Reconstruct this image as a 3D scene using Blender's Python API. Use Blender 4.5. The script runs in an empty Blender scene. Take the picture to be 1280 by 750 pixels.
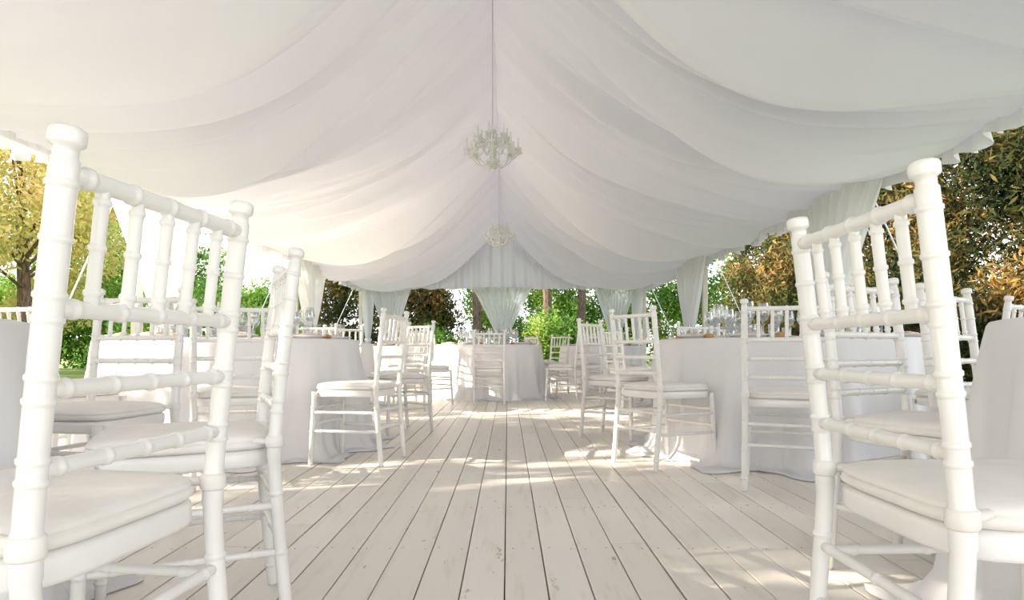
import bpy, math, random
import numpy as np
from mathutils import Vector
random.seed(7); rng=np.random.default_rng(7)
scene=bpy.context.scene
pi=math.pi

# ---------------- materials ----------------
def newmat(name):
    m=bpy.data.materials.new(name); m.use_nodes=True
    nt=m.node_tree; nt.nodes.clear()
    out=nt.nodes.new('ShaderNodeOutputMaterial')
    return m,nt,out
def principled(name,c1,c2,scale=8,rough=0.5,bump=0.0,bscale=60,coat=0,stretch=None,metal=0):
    m,nt,out=newmat(name); N=nt.nodes; L=nt.links
    b=N.new('ShaderNodeBsdfPrincipled'); L.new(b.outputs[0],out.inputs[0])
    tc=N.new('ShaderNodeTexCoord'); src=tc.outputs['Object']
    if stretch:
        mp=N.new('ShaderNodeMapping'); mp.inputs['Scale'].default_value=stretch
        L.new(src,mp.inputs[0]); src=mp.outputs[0]
    n=N.new('ShaderNodeTexNoise'); n.inputs['Scale'].default_value=scale; n.inputs['Detail'].default_value=5
    L.new(src,n.inputs['Vector'])
    r=N.new('ShaderNodeValToRGB'); r.color_ramp.elements[0].position=.35; r.color_ramp.elements[1].position=.65
    r.color_ramp.elements[0].color=(*c1,1); r.color_ramp.elements[1].color=(*c2,1)
    L.new(n.outputs[0],r.inputs[0]); L.new(r.outputs[0],b.inputs['Base Color'])
    b.inputs['Roughness'].default_value=rough; b.inputs['Metallic'].default_value=metal
    if coat: b.inputs['Coat Weight'].default_value=coat
    if bump:
        n2=N.new('ShaderNodeTexNoise'); n2.inputs['Scale'].default_value=bscale; L.new(src,n2.inputs['Vector'])
        bp=N.new('ShaderNodeBump'); bp.inputs['Strength'].default_value=bump; bp.inputs['Distance'].default_value=.01
        L.new(n2.outputs[0],bp.inputs['Height']); L.new(bp.outputs[0],b.inputs['Normal'])
    return m
def cloth(name,c1,c2,trans,tcol,scale=3,bump=.1,bscale=25,transp=0):
    m,nt,out=newmat(name); N=nt.nodes; L=nt.links
    tc=N.new('ShaderNodeTexCoord')
    n=N.new('ShaderNodeTexNoise'); n.inputs['Scale'].default_value=scale; L.new(tc.outputs['Object'],n.inputs['Vector'])
    r=N.new('ShaderNodeValToRGB'); r.color_ramp.elements[0].color=(*c1,1); r.color_ramp.elements[1].color=(*c2,1)
    L.new(n.outputs[0],r.inputs[0])
    d=N.new('ShaderNodeBsdfDiffuse'); L.new(r.outputs[0],d.inputs[0])
    t=N.new('ShaderNodeBsdfTranslucent'); t.inputs[0].default_value=(*tcol,1)
    n2=N.new('ShaderNodeTexNoise'); n2.inputs['Scale'].default_value=bscale; L.new(tc.outputs['Object'],n2.inputs['Vector'])
    bp=N.new('ShaderNodeBump'); bp.inputs['Strength'].default_value=bump; bp.inputs['Distance'].default_value=.01
    L.new(n2.outputs[0],bp.inputs['Height']); L.new(bp.outputs[0],d.inputs['Normal'])
    mx=N.new('ShaderNodeMixShader'); mx.inputs[0].default_value=trans
    L.new(d.outputs[0],mx.inputs[1]); L.new(t.outputs[0],mx.inputs[2]); o=mx.outputs[0]
    if transp:
        tp=N.new('ShaderNodeBsdfTransparent'); m2=N.new('ShaderNodeMixShader'); m2.inputs[0].default_value=transp
        L.new(o,m2.inputs[1]); L.new(tp.outputs[0],m2.inputs[2]); o=m2.outputs[0]
    L.new(o,out.inputs[0]); return m
def leafmat(name,cols,trans=.4):
    m,nt,out=newmat(name); N=nt.nodes; L=nt.links
    g=N.new('ShaderNodeNewGeometry'); r=N.new('ShaderNodeValToRGB')
    tc=N.new('ShaderNodeTexCoord'); n=N.new('ShaderNodeTexNoise'); n.inputs['Scale'].default_value=.8
    L.new(tc.outputs['Object'],n.inputs['Vector'])
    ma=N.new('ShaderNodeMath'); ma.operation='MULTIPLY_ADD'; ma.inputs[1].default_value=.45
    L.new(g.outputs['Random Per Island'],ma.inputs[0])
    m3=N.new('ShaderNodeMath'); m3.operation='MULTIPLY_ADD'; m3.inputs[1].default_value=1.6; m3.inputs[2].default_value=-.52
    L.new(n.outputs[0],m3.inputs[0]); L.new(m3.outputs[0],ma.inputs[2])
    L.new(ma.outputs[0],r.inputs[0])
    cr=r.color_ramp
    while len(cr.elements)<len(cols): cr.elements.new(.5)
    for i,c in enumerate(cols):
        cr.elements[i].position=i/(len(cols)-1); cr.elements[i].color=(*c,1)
    d=N.new('ShaderNodeBsdfDiffuse'); t=N.new('ShaderNodeBsdfTranslucent')
    L.new(r.outputs[0],d.inputs[0]); L.new(r.outputs[0],t.inputs[0])
    mx=N.new('ShaderNodeMixShader'); mx.inputs[0].default_value=trans
    L.new(d.outputs[0],mx.inputs[1]); L.new(t.outputs[0],mx.inputs[2]); L.new(mx.outputs[0],out.inputs[0])
    return m
def glassmat(name,tr=.8,col=(.95,.97,1)):
    m,nt,out=newmat(name); N=nt.nodes; L=nt.links
    g=N.new('ShaderNodeBsdfGlossy'); g.inputs['Roughness'].default_value=.04; g.inputs[0].default_value=(1,1,1,1)
    t=N.new('ShaderNodeBsdfTransparent'); t.inputs[0].default_value=(*col,1)
    lw=N.new('ShaderNodeLayerWeight'); lw.inputs[0].default_value=.35
    r=N.new('ShaderNodeMapRange'); r.inputs['To Min'].default_value=1-tr; r.inputs['To Max'].default_value=.85
    L.new(lw.outputs['Facing'],r.inputs[0])
    mx=N.new('ShaderNodeMixShader'); L.new(r.outputs[0],mx.inputs[0])
    L.new(t.outputs[0],mx.inputs[1]); L.new(g.outputs[0],mx.inputs[2]); L.new(mx.outputs[0],out.inputs[0])
    return m

M_paint=principled('white_painted_wood',(.82,.81,.785),(.89,.88,.86),5,.28,.04,120,coat=.4)
M_cush=principled('ivory_cushion_fabric',(.82,.79,.75),(.89,.87,.84),6,.9,.25,35)
M_tcloth=cloth('white_tablecloth_fabric',(.85,.85,.875),(.91,.91,.93),.12,(.92,.92,.94),2,.15,14)
M_liner=cloth('ceiling_liner_fabric',(.84,.83,.87),(.90,.89,.925),.18,(.92,.90,.96),1.5,.2,9)
M_roof=cloth('roof_membrane_vinyl',(.68,.66,.64),(.74,.72,.70),.20,(.83,.83,.88),1.5,.05,9)
M_curt=cloth('sheer_curtain_fabric',(.90,.91,.92),(.94,.95,.95),.45,(.96,.96,.98),2,.1,12,transp=.12)
M_alu=principled('cream_tent_frame',(.62,.56,.47),(.7,.65,.56),4,.45,0)
M_china=principled('white_china',(.84,.84,.84),(.9,.9,.9),4,.15,0)
M_bread=principled('bread_crust',(.38,.17,.06),(.62,.34,.14),20,.7,.4,60)
M_napk=principled('linen_napkin',(.62,.5,.38),(.78,.68,.56),10,.9,.2)
M_glass=glassmat('clear_glass',.8,(.78,.81,.83))
M_crys=glassmat('chandelier_crystal',.35)
M_bark=principled('tree_bark',(.06,.04,.03),(.2,.14,.1),6,.9,.8,14,stretch=(4,4,1))
M_nail=principled('nail_steel',(.2,.16,.13),(.3,.25,.2),30,.5)
M_rope=principled('guy_rope_fibre',(.75,.75,.72),(.85,.85,.82),30,.8)

def boardmat():
    m,nt,out=newmat('painted_floor_boards'); N=nt.nodes; L=nt.links
    b=N.new('ShaderNodeBsdfPrincipled'); L.new(b.outputs[0],out.inputs[0])
    tc=N.new('ShaderNodeTexCoord'); g=N.new('ShaderNodeNewGeometry')
    mp=N.new('ShaderNodeMapping'); mp.inputs['Scale'].default_value=(9,.9,9); L.new(tc.outputs['Object'],mp.inputs[0])
    n=N.new('ShaderNodeTexNoise'); n.inputs['Scale'].default_value=2.2; n.inputs['Detail'].default_value=8; n.inputs['Roughness'].default_value=.65
    L.new(mp.outputs[0],n.inputs['Vector'])
    r=N.new('ShaderNodeValToRGB'); e=r.color_ramp.elements
    e[0].position=.24; e[0].color=(.74,.65,.55,1); e[1].position=.46; e[1].color=(.87,.835,.775,1)
    L.new(n.outputs[0],r.inputs[0])
    r2=N.new('ShaderNodeValToRGB'); r2.color_ramp.elements[0].color=(.90,.88,.86,1); r2.color_ramp.elements[1].color=(1,1,1,1)
    L.new(g.outputs['Random Per Island'],r2.inputs[0])
    mx=N.new('ShaderNodeMix'); mx.data_type='RGBA'; mx.blend_type='MULTIPLY'; mx.inputs[0].default_value=1
    L.new(r.outputs[0],mx.inputs[6]); L.new(r2.outputs[0],mx.inputs[7])
    n3=N.new('ShaderNodeTexNoise'); n3.inputs['Scale'].default_value=5.5; n3.inputs['Detail'].default_value=9; n3.inputs['Roughness'].default_value=.7
    mp3=N.new('ShaderNodeMapping'); mp3.inputs['Scale'].default_value=(2.2,.7,2); L.new(tc.outputs['Object'],mp3.inputs[0]); L.new(mp3.outputs[0],n3.inputs['Vector'])
    r3=N.new('ShaderNodeValToRGB'); r3.color_ramp.elements[0].position=.33; r3.color_ramp.elements[0].color=(.62,.47,.35,1); r3.color_ramp.elements[1].position=.365; r3.color_ramp.elements[1].color=(1,1,1,1)
    L.new(n3.outputs[0],r3.inputs[0])
    m2=N.new('ShaderNodeMix'); m2.data_type='RGBA'; m2.blend_type='MULTIPLY'; m2.inputs[0].default_value=1
    L.new(mx.outputs[2],m2.inputs[6]); L.new(r3.outputs[0],m2.inputs[7])
    L.new(m2.outputs[2],b.inputs['Base Color']); b.inputs['Roughness'].default_value=.4
    bp=N.new('ShaderNodeBump'); bp.inputs['Strength'].default_value=.2; bp.inputs['Distance'].default_value=.003
    L.new(n.outputs[0],bp.inputs['Height']); L.new(bp.outputs[0],b.inputs['Normal'])
    return m
M_board=boardmat()
M_lawn=principled('lawn_grass',(.12,.18,.04),(.28,.32,.08),3,.95,.8,40)

# ---------------- mesh builder ----------------
class MB:
    def __init__(s): s.v=[];s.f=[];s.m=[]
    def ring_surface(s,rings,mat=0,closed=True,cap0=False,cap1=False):
        b=len(s.v); n=len(rings[0])
        for r in rings: s.v.extend([tuple(p) for p in r])
        for i in range(len(rings)-1):
            for j in range(n if closed else n-1):
                k=(j+1)%n
                s.f.append((b+i*n+j,b+i*n+k,b+(i+1)*n+k,b+(i+1)*n+j)); s.m.append(mat)
        if cap0: s.f.append(tuple(b+j for j in range(n))[::-1]); s.m.append(mat)
        if cap1: s.f.append(tuple(b+(len(rings)-1)*n+j for j in range(n))); s.m.append(mat)
    def tube(s,pts,rad,seg=10,mat=0,ref=None):
        P=[Vector(p) for p in pts]
        if ref is None:
            d=(P[-1]-P[0]).normalized(); ref=Vector((1,0,0)) if abs(d.x)<.8 else Vector((0,0,1))
        ref=Vector(ref); rings=[]
        for i,p in enumerate(P):
            t=(P[min(i+1,len(P)-1)]-P[max(i-1,0)]).normalized()
            a=t.cross(ref)
            if a.length<1e-5: a=Vector((0,1,0))
            a.normalize(); b=t.cross(a)
            r=rad[i] if hasattr(rad,'__len__') else rad
            rings.append([p+a*(r*math.cos(2*pi*k/seg))+b*(r*math.sin(2*pi*k/seg)) for k in range(seg)])
        s.ring_surface(rings,mat,True,True,True)
    def rod(s,p0,p1,r,rings=(),seg=10,mat=0,w=.006,g=1.2):
        p0=Vector(p0);p1=Vector(p1);L=(p1-p0).length
        ts=[(0,r)]
        for t in rings:
            q=w/L
            ts+=[(t-q*1.5,r),(t-q,r),(t-q*.5,r*g),(t+q*.5,r*g),(t+q,r),(t+q*1.5,r)]
        ts.append((1,r)); ts.sort(key=lambda a:a[0])
        s.tube([p0.lerp(p1,t) for t,_ in ts],[a for _,a in ts],seg,mat)
    def lathe(s,prof,c,seg=16,mat=0):
        rings=[[(c[0]+r*math.cos(2*pi*k/seg),c[1]+r*math.sin(2*pi*k/seg),c[2]+z) for k in range(seg)] for r,z in prof]
        s.ring_surface(rings,mat)
    def box(s,x0,x1,y0,y1,z0,z1,mat=0,bev=0):
        b=len(s.v)
        if bev:
            e=bev
            s.v+=[(x0,y0,z0),(x1,y0,z0),(x1,y1,z0),(x0,y1,z0),(x0,y0,z1-e),(x1,y0,z1-e),(x1,y1,z1-e),(x0,y1,z1-e),
                  (x0+e,y0+e,z1),(x1-e,y0+e,z1),(x1-e,y1-e,z1),(x0+e,y1-e,z1)]
            F=[(3,2,1,0)]
            for o in (0,4):
                for i in range(4):
                    j=(i+1)%4; F.append((o+i,o+j,o+4+j,o+4+i))
            F.append((8,9,10,11))
        else:
            s.v+=[(x0,y0,z0),(x1,y0,z0),(x1,y1,z0),(x0,y1,z0),(x0,y0,z1),(x1,y0,z1),(x1,y1,z1),(x0,y1,z1)]
            F=[(3,2,1,0),(4,5,6,7)]+[(i,(i+1)%4,4+(i+1)%4,4+i) for i in range(4)]
        for f in F: s.f.append(tuple(b+i for i in f)); s.m.append(mat)
    def mesh(s,name,mats,smooth=True):
        me=bpy.data.meshes.new(name); me.from_pydata(s.v,[],s.f)
        for m in mats: me.materials.append(m)
        me.polygons.foreach_set('material_index',s.m)
        me.polygons.foreach_set('use_smooth',[smooth]*len(s.f)); me.update(); return me
def add(name,me,loc=(0,0,0),rz=0):
    o=bpy.data.objects.new(name,me); o.location=loc; o.rotation_euler=(0,0,rz)
    scene.collection.objects.link(o); return o
def quickmesh(name,co,quads,mats,midx=None,smooth=True):
    me=bpy.data.meshes.new(name)
    me.vertices.add(len(co)); me.vertices.foreach_set('co',co.astype(np.float32).ravel())
    n=len(quads); me.loops.add(n*4); me.loops.foreach_set('vertex_index',quads.astype(np.int32).ravel())
    me.polygons.add(n); me.polygons.foreach_set('loop_start',np.arange(n,dtype=np.int32)*4)
    me.polygons.foreach_set('loop_total',np.full(n,4,dtype=np.int32))
    for m in mats: me.materials.append(m)
    if midx is not None: me.polygons.foreach_set('material_index',midx.astype(np.int32))
    me.polygons.foreach_set('use_smooth',np.full(n,smooth))
    me.update(calc_edges=True); me.validate(); return me
def gridmesh(name,X,Y,Z,mats):
    nu,nv=X.shape
    co=np.stack([X,Y,Z],-1).reshape(-1,3)
    i=np.arange(nu-1)[:,None]*nv+np.arange(nv-1)[None,:]
    f=np.stack([i,i+1,i+nv+1,i+nv],-1).reshape(-1,4)
    return quickmesh(name,co,f,mats)

# ---------------- chiavari chair ----------------
def build_chair():
    b=MB(); R=.0152
    def sy(z):
        return -.195-.035*((.44-z)/.44)**1.3 if z<.44 else -.195-.052*((z-.44)/.48)**1.15
    def ringz(lst,z,r,g=1.17,w=.004):
        lst+=[(z-w*2.2,r),(z-w*1.4,r),(z-w*.8,r*g),(z+w*.8,r*g),(z+w*1.4,r),(z+w*2.2,r)]
    for sg in (-1,1):
        zs=[(0,.012),(.01,.014)]
        for z in (.06,.2,.34): ringz(zs,z,R)
        zs+=[(.42,R),(.425,R*1.1),(.475,R*1.1),(.48,R)]
        for z in (.533,.557,.622,.648,.712,.738,.80,.86): ringz(zs,z,R,1.13,.003)
        zs+=[(.886,R),(.889,R*.85),(.899,R*.85),(.902,R*1.2),(.905,R*1.25),(.915,R*1.25),(.919,R*1.15),(.922,R*.8),(.923,R*.3)]
        b.tube([(sg*.188,sy(z),z) for z,_ in zs],[r for _,r in zs],16,0,ref=(1,0,0))
        fz=[(0,.011),(.008,.0135)]
        for z in (.06,.2,.34): ringz(fz,z,.0145)
        fz+=[(.39,.0145),(.40,.016),(.43,.018)]
        b.tube([(sg*(.196+.014*(1-z/.43)),.185+.02*(1-z/.43),z) for z,_ in fz],[r for _,r in fz],12,0,ref=(1,0,0))
        for z in (.2,.31):
            b.rod((sg*.188,sy(z),z),(sg*.203,.195,z),.009,(.15,.5,.85),8)
        zt=.462
        b.tube([(sg*.188,sy(zt),zt-.014),(sg*.188,sy(zt),zt-.01),(sg*.188,sy(zt),zt+.01),(sg*.188,sy(zt),zt+.014)],[.017,.0205,.0205,.017],12,1,ref=(1,0,0))
        b.tube([(sg*.186,sy(zt)+.015,zt),(sg*.17,sy(zt)+.05,zt+.002)],.008,6,1)
    for z in (.24,.335): b.rod((-.2,.195,z),(.2,.195,z),.009,(.1,.37,.63,.9),8)
    for z in (.22,.32): b.rod((-.188,sy(z),z),(.188,sy(z),z),.009,(.1,.5,.9),8)
    for z,r in ((.545,.0102),(.635,.0102),(.725,.0102),(.873,.0112)):
        b.rod((-.188,sy(z),z),(.188,sy(z),z),r,(.09,.3,.5,.7,.91),12,0,.006,1.22)
    for i in range(5):
        x=-.188+.376*(i+1)/6
        b.rod((x,sy(.725),.725),(x,sy(.873),.873),.0082,(.14,.5,.86),10,0,.0045,1.25)
    def outline(inset,z,n=56,ex=5.5):
        o=[]
        for k in range(n):
            a=2*pi*k/n; c,s=math.cos(a),math.sin(a)
            rr=(abs(c)**ex+abs(s)**ex)**(-1/ex)
            y=rr*s*(.197-inset); hw=.196+.012*(y/.19)
            x=rr*c*(hw-inset); o.append((x,y,z))
        return o
    b.ring_surface([outline(.012,.400),outline(.002,.403),outline(0,.410),outline(0,.432),outline(.002,.438),outline(.01,.442)],0,True,True,True)
    b.ring_surface([outline(i,.441+(z-.441)*.82) for i,z in ((.02,.441),(.006,.444),(-.001,.450),(-.003,.458),(0,.464),(.003,.466),(.001,.468),(0,.472),(.004,.479),(.014,.486),(.035,.491),(.07,.495),(.12,.498),(.17,.499))],1,True,True,True)
    return b.mesh('chiavari_chair',[M_paint,M_cush])
chair_me=build_chair()
def chair(cx,cy,fx,fy):
    add('chiavari_chair',chair_me,(cx,cy,0.001),math.atan2(-fx,fy))
chair(-.703,.945,-1,.11)
chair(.78,1.05,1,0)
chair(-.81,1.68,-.91,-.42)
chair(-1.5,2.42,-.2,-1)
chair(1.27,1.98,.5,-.86)
chair(1.80,2.36,.55,-.83)
LT=(-1.93,4.74); RT=(1.92,4.54)
def tgt(cx,cy,t,da=0):
    a=math.atan2(t[1]-cy,t[0]-cx)+da; chair(cx,cy,math.cos(a),math.sin(a))
tgt(-.92,4.12,LT,.35); tgt(-1.42,3.5,LT); tgt(-2.3,3.48,LT); tgt(-3.05,4.0,LT); tgt(-2.75,5.7,LT); tgt(-1.8,6.0,LT); tgt(-.93,5.6,LT)
tgt(.93,4.0,RT); tgt(.86,5.25,RT); tgt(1.4,3.36,RT); tgt(2.3,3.33,RT,.2); tgt(3.1,3.95,RT); tgt(2.7,5.52,RT); tgt(1.75,5.82,RT)
FT=(-.28,9.7)
tgt(-.98,8.35,FT,-.3); tgt(-.24,8.5,FT); tgt(.78,9.1,FT,.1); tgt(.65,10.5,FT); tgt(-1.15,10.55,FT); tgt(-.3,10.9,FT); 
T6=(-2.4,7.9); T7=(2.6,8.2); T8=(1.7,12.2); T9=(-1.9,12.6)
tgt(-1.2,7.35,T6); tgt(-1.75,6.85,T6); tgt(-2.8,6.75,T6); tgt(-1.3,8.6,T6)
tgt(1.4,7.7,T7); tgt(2.3,7.0,T7); tgt(1.5,8.9,T7); tgt(2.8,9.45,T7)
tgt(.6,11.5,T8); tgt(1.5,10.95,T8); tgt(.65,12.8,T8); tgt(2.6,11.2,T8)
tgt(-.8,12.0,T9); tgt(-1.7,11.4,T9); tgt(-.9,13.3,T9)

# ---------------- tables ----------------
def table(cx,cy,r,seed,H=.75):
    rg=np.random.default_rng(seed)
    n=300; th=np.linspace(0,2*pi,n+1)
    fr=[(rg.integers(7,12),rg.uniform(0,6.28),.45),(rg.integers(13,19),rg.uniform(0,6.28),.4),(rg.integers(22,31),rg.uniform(0,6.28),.25)]
    fold=sum(a*np.sin(k*th+p+.5*np.sin(3*th+p)) for k,p,a in fr)
    fold=np.sign(fold)*np.abs(fold)**.8
    rows=[]
    for rr,z in ((0.001,H),(r*.5,H),(r*.9,H),(r-.02,H),(r-.006,H-.003),(r,H-.012)):
        rows.append((np.full(n+1,rr),np.full(n+1,z)))
    for t in np.linspace(.06,1,16):
        z=(H-.012)*(1-t)+.004
        rad=r+.0+.05*t+.08*t**.9*fold+(.05*max(0,(t-.85)/.15)**2)*(1+.5*fold)
        rows.append((rad,np.full(n+1,z)))
    rad=rows[-1][0]
    rows.append((rad+.05+.03*np.sin(17*th+seed),np.full(n+1,.018+.0*th)+.012*np.sin(23*th)))
    rows.append((rad+.09+.04*np.sin(11*th+seed*2),np.full(n+1,.004)))
    Rr=np.array([a for a,_ in rows]); Z=np.array([b for _,b in rows])
    me=gridmesh('round_banquet_table',Rr*np.cos(th),Rr*np.sin(th),Z,[M_tcloth])
    add('round_banquet_table',me,(cx,cy,0.001),seed*.7)
    g=MB(); p=MB(); br=MB(); nk=MB()
    rd=random.Random(seed); np_=9
    def wine(c,h,w):
        st=h*.45
        g.lathe([(.001,.0),(.034,.001),(.034,.003),(.006,.008),(.004,.02),(.0035,st),(.008,st+.006),(w*.75,st+.022),(w,st+.05),(w*.98,st+.07),(w*.78,h)],c,14)
    def tumbler(c):
        g.lathe([(.001,.003),(.03,.002),(.032,.006),(.036,.09),(.034,.09),(.03,.012)],c,14)
    for k in range(np_):
        a=2*pi*k/np_+rd.uniform(-.05,.05)+seed
        ca,sa=math.cos(a),math.sin(a)
        c=(cx+ca*(r-.17),cy+sa*(r-.17),H+.001)
        p.lathe([(.001,.002),(.08,.002),(.085,.006),(.115,.017),(.12,.02),(.118,.022),(.08,.010),(.001,.009)],c,28)
        for dx,hh,w in ((-.08,.23,.041),(.01,.215,.037),(.1,.19,.034)):
            rr=r-.345-rd.uniform(0,.04)
            wine((cx+ca*rr-sa*dx,cy+sa*rr+ca*dx,H+.001),hh,w)
        tumbler((cx+ca*(r-.48)-sa*.03,cy+sa*(r-.48)+ca*.03,H+.001))
        bc=(cx+ca*(r-.17)-sa*.18,cy+sa*(r-.17)+ca*.18,H+.001)
        br.lathe([(.001,0),(.026,.002),(.034,.012),(.03,.022),(.016,.031),(.001,.033)],bc,12)
        x,y,z=c
        rings=[]
        for t,wd,hz in ((-.08,.035,.0),(-.04,.05,.006),(0,.03,.014),(.04,.05,.006),(.08,.038,0)):
            rings.append([(x-sa*t+ca*wd*math.cos(q),y+ca*t+sa*wd*math.cos(q),z+.022+hz*.5+.012*math.sin(q)) for q in [2*pi*j/10 for j in range(10)]])
        nk.ring_surface(rings,0,True,True,True)
    add('wine_glass_set',g.mesh('wine_glass_set',[M_glass]))
    add('dinner_plate_set',p.mesh('dinner_plate_set',[M_china]))
    add('bread_roll_set',br.mesh('bread_roll_set',[M_bread]))
    add('folded_napkin_set',nk.mesh('folded_napkin_set',[M_napk]))
table(-1.9,1.3,.8,1); table(1.87,1.25,.8,2)
table(*LT,.86,3); table(*RT,.88,4); table(*FT,.76,5)
table(*T6,.8,6); table(*T7,.8,7); table(*T8,.75,8); table(*T9,.75,9)

# ---------------- floor ----------------
b=MB(); W=.124; x=-4.35; k=0
nails=MB()
while x<4.05:
    y=-3.0-random.uniform(0,3)
    wide=random.random()<.12
    while y<19.6:
        Ln=random.choice((3.0,3.6,4.2))
        y1=min(y+Ln,19.7); dz=random.uniform(-.0012,.0005)
        gp=.009 if wide else random.choice((.003,.0035,.0045))
        b.box(x+gp/2,x+W-gp/2,y+.0008,y1-.0008,-.03,dz,0,.0018)
        y=y1
    yy=.5
    while yy<6:
        for ox in (.025,W-.025):
            nails.lathe([(.0035,0),(.003,.0006),(.001,.0008)],(x+ox+random.uniform(-.004,.004),yy+random.uniform(-.01,.01),.0003),6)
        yy+=.6
    x+=W; k+=1
fl=add('floor',b.mesh('floor',[M_board],False))
nl=add('floor_nails',nails.mesh('floor_nails',[M_nail])); nl.parent=fl
b=MB(); b.box(-4.4,4.1,-6,19.75,-.2,-.032)
M_joist=principled('dark_underfloor',(.06,.045,.035),(.09,.07,.055),5,.9)
add('floor_subframe',b.mesh('floor_subframe',[M_joist],False))
b=MB(); b.box(-80,80,-40,90,-.4,-.2); add('lawn_ground',b.mesh('lawn_ground',[M_lawn],False))

# ---------------- tent ----------------
XR=-.15; HW=3.86; ZR=4.15; ZE=2.43; Y0=-3.7; Y1=19.0; BAY=5.6; PY=1.9
centers=[Y0-1]
while centers[-1]<Y1+2: centers.append(centers[-1]+random.choice((.2,.28,.38,.52,.62)))
centers=np.array(centers); kk=rng.uniform(.6,1.15,len(centers))
def liner_z(u,y,side):
    base=ZR-(ZR-ZE)*(.45*u+.55*(1-(1-u)**2.6))
    bay=np.abs(np.sin(pi*(y-PY)/BAY))**.7
    base=base-.18*bay*np.sin(pi*np.minimum(u*1.02,1))**.9*(1-.2*u)
    yy=y+.36*np.sin(1.1*y+1.7*side)*u+.07*np.sin(3.3*y+3*u+side)+.6*u*(1-u)*np.sin(.7*y)
    out=base
    for (cs,ks,A,pw) in ((centers,kk,.42,2.4),(centers*.61-1,kk[::-1],.08,1.6)):
        i=np.clip(np.searchsorted(cs,yy)-1,0,len(cs)-2)
        w=cs[i+1]-cs[i]; p=(yy-cs[i])/w
        p=np.clip(p,0,1)**pw
        amp=A*ks[i]*np.clip(w/.45,.35,1.4)*(.14+.86*np.sin(pi*np.clip(u,0,1))**.6)*(.75+.35*np.sin(5*u+ks[i]*20))
        out=out-amp*4*p*(1-p)
    return out
us=np.linspace(0,1,60); ys=np.arange(Y0,Y1,.013)
U,Yg=np.meshgrid(us,ys)
cos_=[]
for side in (-1,1):
    Z=liner_z(U,Yg,side); X=XR+side*HW*U
    Z[:,0]=ZR-.02
    cos_.append(np.stack([X,Yg,Z],-1).reshape(-1,3))
nu,nv=U.shape
i=np.arange(nu-1)[:,None]*nv+np.arange(nv-1)[None,:]
f=np.stack([i,i+1,i+nv+1,i+nv],-1).reshape(-1,4)
co=np.concatenate(cos_); ff=np.concatenate([f,f+nu*nv])
add('ceiling',quickmesh('ceiling_draped_liner',co,ff,[M_liner]))
for side,nm in ((-1,'left'),(1,'right')):
    yv=np.arange(Y0,Y1,.02); zv=np.linspace(0,1,9)
    V,T=np.meshgrid(yv,zv,indexing='ij')
    ph=np.cumsum(rng.uniform(.6,1.4,len(yv)))*.02
    PH=np.repeat(ph[:,None],9,1)
    Xv=XR+side*(HW+.01)+side*(.01+.05*T)*np.sin(PH*2*pi/.16+.6*T)+side*.02*np.sin(PH*2*pi/.47)
    Zv=ZE+.06-T*(.20+.04*np.sin(PH*2*pi/.9)+.03*np.sin(PH*21))
    add('eave_valance',gridmesh('eave_valance_'+nm,Xv,V,Zv,[M_liner]))
xs=np.linspace(-1,1,420); tv=np.linspace(0,1,30)
S,T=np.meshgrid(xs,tv,indexing='ij')
top=ZR-(ZR-ZE)*(.3*np.abs(S)+.7*(1-(1-np.abs(S))**1.6))+.12
zb=ZE-.06+.02*np.sin(S*40)
Zg=zb+(top-zb)*T
Yy=Y1-.25+.05*(1-T*.5)*np.sin(S*60+2*np.sin(S*9))+.02*np.sin(S*151)
Xg=XR+HW*S
add('wall_far_gable_drape',gridmesh('gable_drape',Xg,Yy,Zg,[M_liner]))
ry=np.arange(Y0-.1,Y1+.3,.25)
RX=np.array([-HW-.28,-HW-.22,-2.6,-1.3,0,1.3,2.6,HW+.22,HW+.28]); RZ=np.array([ZE+.08,ZE+.24]+[ZR+.45-(ZR-ZE+.21)*abs(a)/(HW+.22) for a in (-2.6,-1.3,0,1.3,2.6)]+[ZE+.24,ZE+.08])
A,B=np.meshgrid(RX,ry); C=np.meshgrid(RZ,ry)[0]
add('tent_roof_membrane',gridmesh('tent_roof_membrane',A+XR,B,C,[M_roof]))
b=MB()
for sx in (XR-HW-.13,XR+HW+.13):
    b.box(sx-.05,sx+.05,Y0,Y1+.1,ZE+.02,ZE+.16)
    for j in range(-1,4):
        y=PY+BAY*j if j<3 else Y1-.1
        b.box(sx-.045,sx+.045,y-.045,y+.045,-.0,ZE+.02)
        b.box(sx-.08,sx+.08,y-.08,y+.08,.0,.012)
b.box(XR-HW-.1,XR+HW+.1,Y1+.02,Y1+.12,ZE+.02,ZE+.14)
b.box(XR-.045,XR+.045,Y1-.02,Y1+.07,0,ZE+.1)
b.box(XR-.05,XR+.05,Y0,Y1+.1,ZR+.22,ZR+.32)
for j in range(-1,4):
    y=PY+BAY*j if j<3 else Y1
    for sd in (-1,1):
        b.tube([(XR,y,ZR+.27),(XR+sd*(HW+.1),y,ZE+.14)],.045,6,0,ref=(0,1,0))
add('tent_frame',b.mesh('tent_frame',[M_alu],False))

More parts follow.
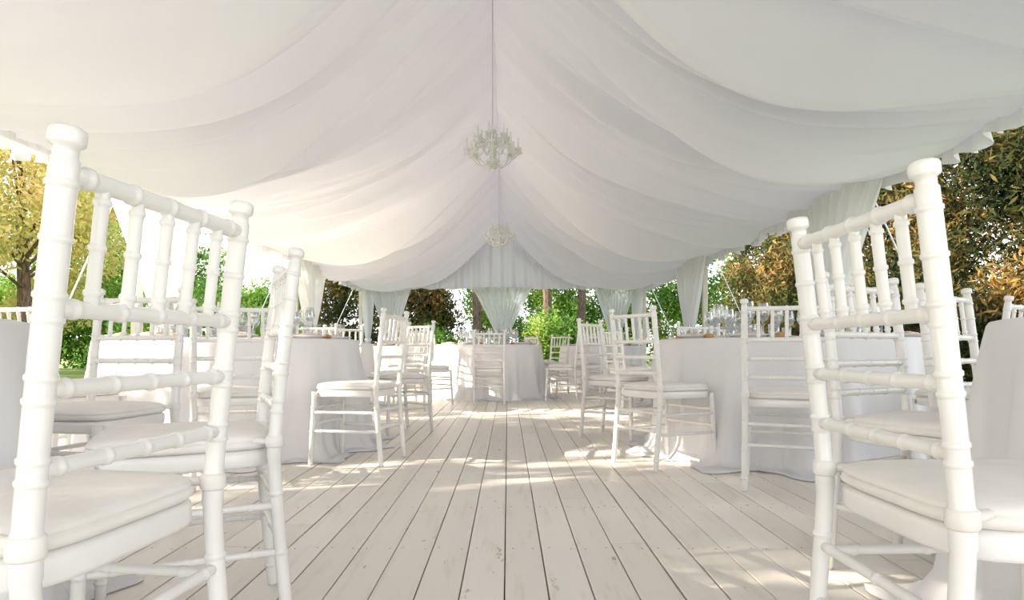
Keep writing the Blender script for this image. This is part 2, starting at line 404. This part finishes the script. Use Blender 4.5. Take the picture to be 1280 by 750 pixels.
def curtain(cx,cy,axis,seed,wt=1.0,tie=.95,off=0):
    rg=np.random.default_rng(seed)
    s=np.linspace(-1,1,200); zz=np.concatenate([np.linspace(ZE-.02,tie,40),np.linspace(tie-.02,.01,20)])
    S,Z=np.meshgrid(s,zz,indexing='ij')
    t=np.clip((Z-tie)/(ZE-tie),0,1); low=np.clip((tie-Z)/tie,0,1)
    w=.13+(wt-.13)*(t**1.1)+.24*np.sqrt(low)*(low>0)
    ph=rg.uniform(0,6)
    fold=np.sin(S*34+2.5*np.sin(S*3+ph)+.8*t)+.5*np.sin(S*61+ph)
    A=S*w+.01*fold*t
    D=(.035+.025*t*(1-t)*4+.02*low)*fold+off*(1-t)
    X,Y=(cx+A,cy+D) if axis=='x' else (cx+D,cy+A)
    o=add('tied_sheer_curtain',gridmesh('tied_sheer_curtain',X,Y,Z,[M_curt]))
    m=MB(); n=24
    rings=[]
    for z,e in ((-.035,0),(-.03,.012),(.03,.012),(.035,0)):
        rings.append([((.155+e)*math.cos(q) if axis=='x' else (.085+e)*math.cos(q),(.085+e)*math.sin(q) if axis=='x' else (.155+e)*math.sin(q),z) for q in [2*pi*j/n for j in range(n)]])
    m.ring_surface(rings,0)
    tb=add('curtain_tieback',m.mesh('curtain_tieback',[M_tcloth]),(0,0,0)); tb.parent=o; tb.location=(cx,cy,tie)
for j,y in enumerate((PY,PY+BAY,PY+2*BAY,Y1-.5)):
    curtain(XR-HW+.16,y,'y',10+j,1.15 if j<3 else .6); 
    curtain(XR+HW-.16,y,'y',20+j,1.15 if j<3 else .6)
curtain(XR,Y1-.42,'x',31,.85); curtain(XR-HW+.75,Y1-.42,'x',32,.6); curtain(XR+HW-.75,Y1-.42,'x',33,.6)

b=MB()
for j in range(4):
    y=PY+BAY*j if j<3 else Y1
    for sd in (-1,1):
        b.tube([(XR+sd*(HW+.3),y,ZE+.1),(XR+sd*(HW+1.6),y+.1,-.2)],.009,6)
add('guy_rope_set',b.mesh('guy_rope_set',[M_rope]))

# ---------------- chandelier ----------------
def chand():
    b=MB()
    b.lathe([(.001,0),(.018,.012),(.024,.03),(.012,.05),(.008,.06),(.03,.075),(.06,.10),(.065,.12),(.03,.14),(.012,.16),(.02,.2),(.035,.24),(.02,.28),(.01,.3),(.018,.36),(.028,.4),(.014,.44),(.006,.47)],(0,0,0),14,1)
    b.tube([(0,0,.46),(0,0,1.74)],.005,6,2)
    def bead(x,y,z,r,m=0): b.lathe([(.0005,-r*1.3),(r*.8,-r*.5),(r,0),(r*.7,r*.6),(.0005,r)],(x,y,z),6,m)
    for tier,(n,R,zb,dz) in enumerate(((8,.25,.12,.13),(6,.15,.24,.12))):
        for k in range(n):
            a=2*pi*k/n+tier*.3; ca,sa=math.cos(a),math.sin(a)
            pts=[]
            for t in np.linspace(0,1,12):
                rr=.02+(R-.02)*t; z=zb-.07*math.sin(pi*t*1.15)+dz*t*t*.6
                pts.append((ca*rr,sa*rr,z))
            b.tube(pts,.007,6,1,ref=(-sa,ca,0))
            ex,ey,ez=pts[-1]
            b.lathe([(.002,-.01),(.03,0),(.036,.012),(.034,.012),(.01,.004)],(ex,ey,ez),10,1)
            b.lathe([(.009,.0),(.009,.07),(.0095,.072),(.001,.074)],(ex,ey,ez),8,1)
            b.lathe([(.001,.074),(.008,.085),(.006,.1),(.001,.115)],(ex,ey,ez),6,1)
            for q in range(5):
                aq=2*pi*q/5; bead(ex+.03*math.cos(aq),ey+.03*math.sin(aq),ez-.018,.009,1)
                bead(ex+.03*math.cos(aq),ey+.03*math.sin(aq),ez-.042,.012,1)
            for t in np.linspace(.06,.94,14):
                rr=.02+(R-.02)*t; z=.44+(ez-.44)*t-.10*math.sin(pi*t)
                bead(ca*rr,sa*rr,z,.009,int(t*100)%2)
            a2=a+pi/n
            for t in np.linspace(-.9,.9,7):
                aa=a2+t*pi/n; bead(R*.97*math.cos(aa),R*.97*math.sin(aa),ez-.05*(1-t*t)-.01,.009,1)
    for k in range(12):
        a=2*pi*k/12
        for q in range(4): bead((.06-.012*q)*math.cos(a),(.06-.012*q)*math.sin(a),.09-.022*q,.010,q%2)
    return b.mesh('crystal_chandelier',[M_crys,M_china,M_alu])
cm=chand()
for y in (6.6,11.6): add('crystal_chandelier',cm,(XR,y,2.42))

# ---------------- vegetation ----------------
def leaves(cents,rads,n,size,seed,shell=.35,elong=2.0):
    rg=np.random.default_rng(seed)
    cents=np.array(cents,float); rads=np.array(rads,float)
    w=rads.prod(1)**.67; idx=rg.choice(len(cents),n,p=w/w.sum())
    d=rg.normal(size=(n,3)); d/=np.linalg.norm(d,axis=1,keepdims=True)
    rr=1-shell*rg.random(n)**1.2*1.6; rr=np.clip(rr,.1,1)+rg.normal(0,.05,n)
    c=cents[idx]+d*rads[idx]*rr[:,None]
    c[:,2]=np.maximum(c[:,2],-.1)
    a=rg.normal(size=(n,3)); a/=np.linalg.norm(a,axis=1,keepdims=True)
    bb=np.cross(a,rg.normal(size=(n,3))); bb/=np.linalg.norm(bb,axis=1,keepdims=True)
    s=(size*rg.uniform(.6,1.3,n))[:,None]
    v=np.stack([c-a*s*elong*.5,c+bb*s*.4,c+a*s*elong*.5,c-bb*s*.4],1).reshape(-1,3)
    q=np.arange(n*4).reshape(-1,4); return v,q
def plant(name,cents,rads,n,size,seed,lm,trunk=None,elong=2.0,shell=.35,loc=(0,0,0),rz=0):
    v,q=leaves(cents,rads,n,size,seed,shell,elong)
    mi=np.zeros(len(q),int)
    if trunk:
        t=MB()
        for pts,rad in trunk: 
            P=[Vector(p) for p in pts]; rings=[]
            for i,p in enumerate(P):
                r=rad[i]; rings.append([(p.x+r*math.cos(2*pi*k/8),p.y+r*math.sin(2*pi*k/8),p.z) for k in range(8)])
            t.ring_surface(rings,1)
        tv_=np.array(t.v); tq=np.array(t.f)+len(v)
        v=np.concatenate([v,tv_]); q=np.concatenate([q,tq]); mi=np.concatenate([mi,np.ones(len(tq),int)])
    me=quickmesh(name,v,q,[lm,M_bark],mi,False)
    return add(name,me,loc,rz)
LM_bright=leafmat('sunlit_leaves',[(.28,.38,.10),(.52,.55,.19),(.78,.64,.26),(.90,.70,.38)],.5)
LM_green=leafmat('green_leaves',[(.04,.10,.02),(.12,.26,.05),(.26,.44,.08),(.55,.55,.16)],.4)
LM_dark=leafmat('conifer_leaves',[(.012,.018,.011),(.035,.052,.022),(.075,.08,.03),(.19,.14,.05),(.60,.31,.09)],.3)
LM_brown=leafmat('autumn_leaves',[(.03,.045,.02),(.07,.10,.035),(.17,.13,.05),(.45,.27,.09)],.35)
def treeparts(h,cr,seed,nb=10,low=.35):
    rd=random.Random(seed); c=[];r=[];tr=[]
    tr.append(([(0,0,-.25),(.05,0,h*.3),(-.05,.05,h*.6),(0,0,h*.9)],[.18,.14,.1,.03]))
    for i in range(nb):
        a=rd.uniform(0,6.28); z=h*rd.uniform(low,.92); R=cr*rd.uniform(.3,.9)*(1.15-abs(z/h-.6))
        p=(R*math.cos(a),R*math.sin(a),z); c.append(p); s=cr*rd.uniform(.3,.5); r.append((s,s,s*.8))
        tr.append(([(0,0,z*.7),(p[0]*.5,p[1]*.5,z*.85),p],[.06,.04,.015]))
    return c,r,tr
def tree(name,x,y,h,cr,seed,lm,n=16000,size=.09,low=.35,nb=12):
    c,r,tr=treeparts(h,cr,seed,nb,low)
    plant(name,c,r,n,size,seed,lm,tr,loc=(x,y,0),rz=seed)
tree('offview_dapple_tree',-12.5,11,6.5,2.6,1,LM_bright,30000,.065,.2,20)
tree('offview_dapple_tree',-10.8,15,6.0,2.3,2,LM_bright,26000,.065,.2,16)
tree('offview_dapple_tree',-10.5,20.5,6.5,2.4,3,LM_green,22000,.075,.2,14)
tree('offview_dapple_tree',-15.5,16,8.0,3.0,4,LM_bright,26000,.085,.2,18)
tree('offview_dapple_tree',-15,25,8,3.2,5,LM_green,20000,.1,.2,16)
tree('offview_dapple_tree',-12,-3.5,7.2,2.4,6,LM_bright,10000,.11,.2,13)  # row of unseen trees, spaced and thinned to dapple the sun
tree('offview_dapple_tree',-12.5,3.4,7.0,2.2,7,LM_bright,9000,.12,.25,12)  # unseen too; leaves a gap for sun patches on the floor
tree('offview_dapple_tree',-14.5,0.1,7.6,2.5,9,LM_bright,2600,.19,.3,16)  # sparse tree added out of view to break up the sun band
tree('offview_dapple_tree',-13,-8.5,7.5,2.8,8,LM_bright,15000,.11,.2,14)  # end of the out-of-view row put there to filter the sun
def hedge(name,x0,x1,y0,y1,h,seed,lm,n,size,elong=2.0,lump=.9):
    rd=random.Random(seed); c=[];r=[]
    L=max(x1-x0,y1-y0); k=int(L/lump*2.2)
    for i in range(k):
        z=rd.uniform(.1,h-.4); c.append((rd.uniform(x0,x1),rd.uniform(y0,y1),z)); s=rd.uniform(.45,.9); r.append((s*rd.uniform(.8,1.2),s,s))
    v,q=leaves(c,r,n,size,seed,.5,elong)
    add(name,quickmesh(name,v,q,[lm],None,False))
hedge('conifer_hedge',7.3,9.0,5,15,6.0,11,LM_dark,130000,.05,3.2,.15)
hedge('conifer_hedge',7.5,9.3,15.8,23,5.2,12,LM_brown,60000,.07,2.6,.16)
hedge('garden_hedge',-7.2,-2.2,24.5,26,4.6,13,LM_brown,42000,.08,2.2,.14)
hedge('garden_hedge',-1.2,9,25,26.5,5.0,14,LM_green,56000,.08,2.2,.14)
hedge('garden_shrub',-3.2,-1.4,20.8,21.6,1.3,15,LM_green,9000,.07,2.0,.3)
hedge('garden_shrub',.6,3.6,20.8,21.6,1.7,16,LM_green,12000,.07,2.0,.3)
hedge('boxwood_hedge',-7.8,-6.8,13,22.5,2.0,17,LM_green,36000,.06,2.0,.25)
hedge('boxwood_hedge',-24,-9,29.5,31,3.6,18,LM_green,60000,.11,2.0,.22)
hedge('boxwood_hedge',-21,-19.8,9,28,3.6,19,LM_green,50000,.11,2.0,.24)
for i,(x,y) in enumerate(((-1.1,23.3),(1.35,23.2),(2.6,23.5),(-3.6,23.2))):
    plant('pine_tree',[(0,0,6.5),(.5,0,5.9),(-.5,.3,6.0)],[(1.2,1.0,.7),(.8,.8,.6),(.8,.8,.6)],6000,.09,40+i,LM_green,
        [([(0,0,-.25),(.04,0,2),(-.06,.03,4),(0,0,6.5)],[.17,.15,.13,.06])],loc=(x,y,0),rz=i)

# ---------------- light ----------------
w=bpy.data.worlds.new('sky'); scene.world=w; w.use_nodes=True
N=w.node_tree.nodes; L=w.node_tree.links; bg=N['Background']
tc=N.new('ShaderNodeTexCoord'); sp=N.new('ShaderNodeSeparateXYZ'); L.new(tc.outputs['Generated'],sp.inputs[0])
cr=N.new('ShaderNodeValToRGB'); L.new(sp.outputs['Z'],cr.inputs[0])
cr.color_ramp.elements[0].color=(1,.98,.96,1); cr.color_ramp.elements[1].color=(.78,.86,1,1); cr.color_ramp.elements[1].position=.8
L.new(cr.outputs[0],bg.inputs[0]); bg.inputs[1].default_value=1.6
sl=bpy.data.lights.new('sun','SUN'); sl.energy=8; sl.angle=math.radians(.4); sl.color=(1,.86,.69)
so=bpy.data.objects.new('sun',sl); scene.collection.objects.link(so)
el=math.radians(23); d=Vector((1,.22,0)).normalized()*math.cos(el); d.z=-math.sin(el)
so.rotation_euler=d.to_track_quat('-Z','Y').to_euler(); so.location=(-20,0,12)

cam=bpy.data.cameras.new('camera'); co_=bpy.data.objects.new('camera',cam); scene.collection.objects.link(co_)
co_.location=(0,0,.68); co_.rotation_euler=(pi/2,0,0)
cam.sensor_width=36; cam.lens=840/1280*36; cam.shift_x=.004; cam.shift_y=.0485; cam.clip_start=.05; cam.clip_end=300
scene.camera=co_
scene.view_settings.view_transform='Standard'
scene.view_settings.exposure=0.9
